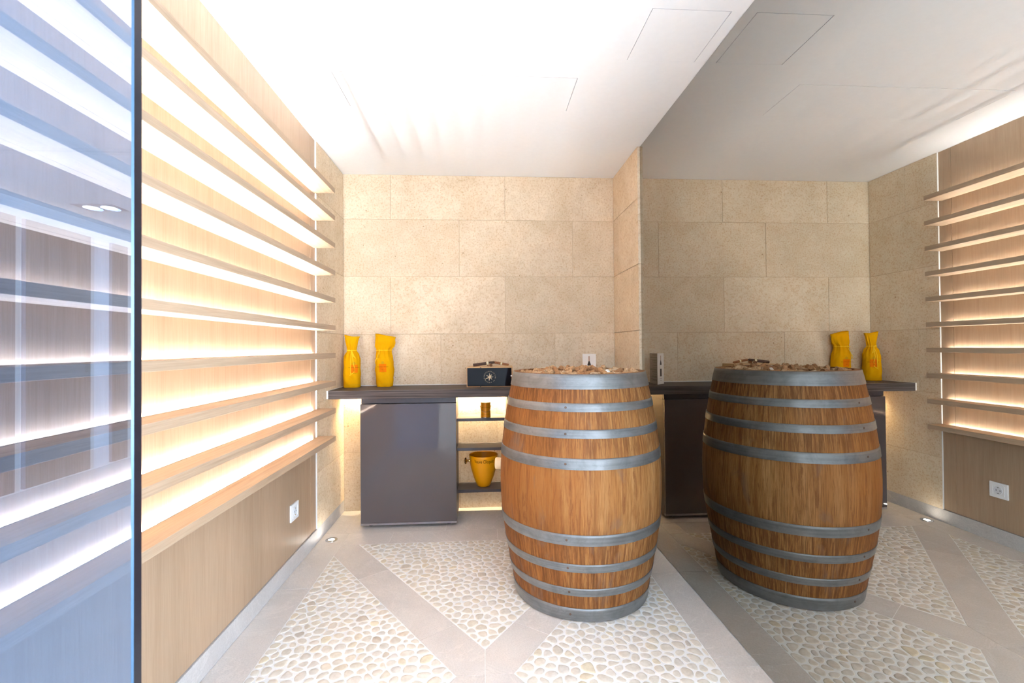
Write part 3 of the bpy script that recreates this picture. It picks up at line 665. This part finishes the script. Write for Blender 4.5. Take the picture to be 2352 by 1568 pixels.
for k, (a, l) in enumerate(((100, .025), (58, .023), (8, .024), (-40, .023), (-92, .026), (-145, .036), (163, .025))):
    a = math.radians(a); pts = []
    for t_ in np.linspace(0, 1, 6): b_ = a - .35 * math.sin(t_ * 2.6) * .5; pts.append((t_ * l, b_, .0026 * (1 - t_) ** .6 * (.75 + .5 * math.sin(PI * t_)) + .0002))
    vs = []
    for rr, b_, wd in pts:
        cxx, czz = rr * math.cos(b_), rr * math.sin(b_); nx, nz_ = -math.sin(b_), math.cos(b_)
        vs += [(ex + cxx + nx * wd, -.0039, ez + czz + nz_ * wd), (ex + cxx - nx * wd, -.0039, ez + czz - nz_ * wd)]
    em.add(vs, [(2 * i, 2 * i + 1, 2 * i + 3, 2 * i + 2) for i in range(5)])
em.ob('emblem', m_emblem, d)
lt = MB()
def ring_text(s_, a0, a1, R, size):
    for k, ch in enumerate(s_):
        if ch == ' ': continue
        a = math.radians(a0 + (a1 - a0) * k / max(1, len(s_) - 1)); v_, f_ = text_geo(ch, size); cxx, czz = ex + R * math.cos(a), ez + R * math.sin(a); ro = a - PI / 2
        lt.add([(cxx + x * math.cos(ro) - y * math.sin(ro), -.0039, czz + x * math.sin(ro) + y * math.cos(ro)) for x, y in v_], f_)
ring_text('MANDRAROSSA', 193, 40, .0355, .0080); ring_text('VINI DI SICILIA', 18, -140, .0355, .0078)
lt.ob('lettering', m_emblem, d)
# cigars
def cigar(lab, p0, p1, r, mat, band, bandw=.016, split=False):
    p0, p1 = Vector(p0), Vector(p1); dv = p1 - p0; L = dv.length
    c = empty('cigar', p0, lab, 'cigar', 'cigars lying on the pine box'); c.rotation_mode = 'QUATERNION'; c.rotation_quaternion = dv.to_track_quat('Z', 'Y')
    MB().lathe([(r * .97, 0), (r, .004), (r * 1.02, L * .4), (r, L * .8), (r * .85, L - .006), (r * .45, L - .0008)], 16).ob('wrapper', mat, c, smooth=True)
    MB().lathe([(r * .9, -.0006), (r * .9, .0)], 16).ob('cut_end', m_cig3, c)
    bz_ = L * band; MB().lathe([(r * 1.05, bz_), (r * 1.05, bz_ + bandw)], 16, cap0=False, cap1=False).ob('paper_band', m_band, c, smooth=True)
    for e in (0, bandw - .002): MB().lathe([(r * 1.07, bz_ + e), (r * 1.07, bz_ + e + .002)], 16, cap0=False, cap1=False).ob('gilt_edge', m_bandg, c, smooth=True)
    return c
zt = ZW + BHT; yy = 3.03
a_ = px_at(1087, 836, yy); b_ = px_at(1135, 827.5, yy + .01)
q0 = px_at(1128, 836, yy - .045)
cigar('thick brown cigar pointing at the viewer, underneath the dark one', (q0.x, q0.y, zt + .0100), (q0.x - .022, q0.y + .115, zt + .0100), .0098, m_cig2, .12)
cigar('dark cigar with a pale band, its end propped on another cigar', (a_.x, yy - .008, zt + .0098), (b_.x + .004, yy + .0, zt + .0272), .0094, m_cig1, .60)
c0 = px_at(1137, 829, yy + .03); c1 = px_at(1169, 836, yy + .03)
cigar('light brown tapering cigar lying at the right end of the pine box', (c0.x - .012, yy + .025, zt + .0262), (c1.x, yy + .022, zt + .0082), .0080, m_cig2, .45, .013)
# folded wine leaflet
lf = empty('leaflet', (.730, 2.962, ZW), 'folded white leaflet with a wine bottle picture, standing behind the barrel', 'leaflet')
LH = .205; Bv = Vector((-.072, .075, 0)); Av = Vector((-.004, .148, 0))
def panel(name, v, mats):
    n_ = Vector((v.y, -v.x, 0)).normalized() * .0004
    vs = [-n_ * 1, v - n_, v + n_, n_ * 1]; vs = [Vector((p.x, p.y, .0004)) for p in vs] + [Vector((p.x, p.y, LH)) for p in vs]
    return ob(name, mesh(name, vs, [(3, 2, 1, 0), (4, 5, 6, 7), (0, 1, 5, 4), (1, 2, 6, 5), (2, 3, 7, 6), (3, 0, 4, 7)], mats), lf)
pB = panel('picture_page', Bv, m_paper); pA = panel('text_page', Av, m_pgrey)
nB = Vector((-Bv.y, Bv.x, 0)).normalized(); uB = -Bv.normalized(); oB = Bv  # u runs from the far edge to the fold
nB = Vector((-.72, -.69, 0)).normalized()
def onB(x, z, off=.0012): return oB + uB * x + Vector((0, 0, z)) + nB * off
WB = Bv.length
def flatB(poly, mat, name, off=.0012):
    return ob(name, mesh(name, [onB(x, z, off) for x, z in poly], [tuple(range(len(poly)))], mat), pB)
h0 = .052; cxB = WB * .50
half = [(.0135, 0), (.0135, .078), (.0125, .086), (.0075, .098), (.0045, .106), (.0042, .136)]
flatB([(cxB - x, h0 + z) for x, z in half] + [(cxB + x, h0 + z) for x, z in half[::-1]], m_bott, 'bottle_picture')
flatB([(cxB - .0045, h0 + .106), (cxB + .0045, h0 + .106), (cxB + .0048, h0 + .138), (cxB - .0048, h0 + .138)], m_copper, 'capsule_picture', .0018)
flatB([(cxB - .0135, h0 + .050), (cxB + .0135, h0 + .050), (cxB + .0135, h0 + .076), (cxB - .0135, h0 + .076)], m_paper, 'label_picture', .0018)
tx = MB()
for z, w_ in ((.036, .036), (.024, .022)): tx.add([onB(cxB - w_ / 2, z, .0013), onB(cxB + w_ / 2, z, .0013), onB(cxB + w_ / 2, z + .0035, .0013), onB(cxB - w_ / 2, z + .0035, .0013)], [(0, 1, 2, 3)])
tx.ob('caption', m_grey, pB)
tx = MB(); nA = Vector((1, .04, 0)).normalized(); zq = LH - .010
while zq > .02:
    w0, w1 = .006, random.uniform(.07, .140)
    p = [Av.normalized() * a_ for a_ in (w0, w1)]
    tx.add([p[0] + nA * .0012 + Vector((0, 0, zq)), p[1] + nA * .0012 + Vector((0, 0, zq)), p[1] + nA * .0012 + Vector((0, 0, zq + .0022)), p[0] + nA * .0012 + Vector((0, 0, zq + .0022))], [(0, 1, 2, 3)])
    zq -= random.choice((.0042, .0042, .0042, .009, .013))
tx.ob('text_lines', m_grey, pA)

# ------------------------------------------------------------------ things in the bay
c = px_at(1111, 1116, 3.036)
bk = empty('ice_bucket', (c.x, 3.036, .1915), 'tall orange ice bucket with a gold knob, on the lowest bay shelf', 'bucket')
pr = [(.033, .0004), (.039, .003), (.0445, .011), (.0535, .032), (.0665, .064), (.0785, .104), (.0875, .146), (.0925, .186), (.0938, .2035), (.0928, .2055)]
MB().lathe(pr + [(.0898, .2035), (.0840, .146), (.0750, .104), (.0630, .064), (.050, .032), (.036, .010)], 48).ob('shell', m_bucket, bk, smooth=True)
v_, f_ = text_geo('Veuve Clicquot', .0315, .66); fa = -PI / 2 + .05
def onbk(x, z, off=.0008):
    rz_ = float(np.interp(z, [p[1] for p in pr], [p[0] for p in pr])) + off; a = fa + x / .09; return (rz_ * math.cos(a), rz_ * math.sin(a), z)
MB().add([onbk(x, .176 + y) for x, y in v_], f_).ob('lettering', m_ink, bk)
em = MB()
for s_ in (-1, 1):
    for a in (PI / 2, PI / 6, -PI / 6): em.tube([onbk(s_ * .094 + q * .006 * math.cos(a), .176 + q * .006 * math.sin(a)) for q in (-1, 0, 1)], .0008, 4)
em.ob('emblem', m_orange, bk)
kn = MB().lathe([(.010, 0), (.0105, .007), (.0065, .011), (.008, .018), (.0205, .023), (.0225, .028), (.018, .034), (.004, .0365)], 24)
for sg in (PI - .0, 0.0): kn.ob('knob', m_gold, bk, (.0885 * math.cos(sg), 0, .165), True, rot=(0, PI / 2, sg))
c = px_at(1115.5, 945, 2.992)
tn = empty('paint_tin', (c.x, 2.992, .6445), 'small orange tin with a wire handle, on the upper bay shelf', 'tin')
MB().lathe([(.031, .0004), (.0325, .002), (.0325, .004), (.0318, .006), (.0318, .089), (.0325, .091), (.0325, .0965), (.0305, .0985), (.0295, .0965)], 32).ob('can', m_tin, tn, smooth=True)
MB().lathe([(.0290, .0968), (.0285, .0982), (.020, .0975)], 32).ob('lid', m_steel, tn, smooth=True)
MB().lathe([(.0322, .0008), (.0329, .0016), (.0329, .0036)], 32, cap0=False, cap1=False).ob('rim', m_steel, tn, smooth=True)
hd = MB(); hd.tube([(.0345 * math.cos(a), -.012 - .024 * math.sin(a) ** .5 if math.sin(a) > 0 else -.012, .074 - .036 * math.sin(a)) for a in np.linspace(0, PI, 20)], .0011, 6)
for s_ in (-1, 1): hd.tube([(s_ * .031, -.010, .074), (s_ * .037, -.012, .074)], .003, 8)
hd.ob('handle', m_steel, tn, smooth=True)
ln = MB()
for z in (.022, .066): ln.tube([(.0321 * math.cos(a), .0321 * math.sin(a), z) for a in np.linspace(-PI * .85, -PI * .15, 14)], .0004, 4)
ln.ob('printed_lines', m_ink, tn)

# ------------------------------------------------------------------ socket, floor light
so = empty('wall_socket', (XP, 2.366, .2905), 'white power socket low on the oak panel below the shelves', 'socket')
hw, hh = .0455, .0415
box('plate', (.0003, -hw, -hh), (.0085, hw, hh), m_plastic, so, bevel=.0015)
fr_ = MB()
for a, b in (((.0087, -.030, -.028), (.0108, -.027, .028)), ((.0087, .027, -.028), (.0108, .030, .028)), ((.0087, -.027, -.028), (.0108, .027, -.025)), ((.0087, -.027, .025), (.0108, .027, .028))): fr_.box(a, b)
fr_.ob('insert_frame', m_plastic, so)
MB().lathe([(.0215, .0002), (.0205, .0024), (.0185, .0024), (.0180, .0006)], 28).ob('well', m_plastic2, so, (.0087, 0, 0), True, rot=(0, PI / 2, 0))
hl_ = MB()
for y in (-.0095, .0095): hl_.lathe([(.0027, 0), (.0027, .0006)], 12, 0, y)
hl_.ob('pin_hole', m_black, so, (.0095, 0, 0), rot=(0, PI / 2, 0))
for z in (-.0175, .0145): box('earth_clip', (.0093, -.003, z), (.0115, .003, z + .003), m_gold, so)
ul = empty('floor_light', (-.877, 2.7175, .0), 'small round steel uplight glowing in the floor by the skirting', 'lamp')
MB().lathe([(.0335, .0004), (.0330, .0022), (.0175, .0030), (.0165, .0006)], 32).ob('ring', m_steel, ul, smooth=True)
MB().lathe([(.0160, .0004), (.0160, .0015)], 28).ob('lens', m_lamp, ul)
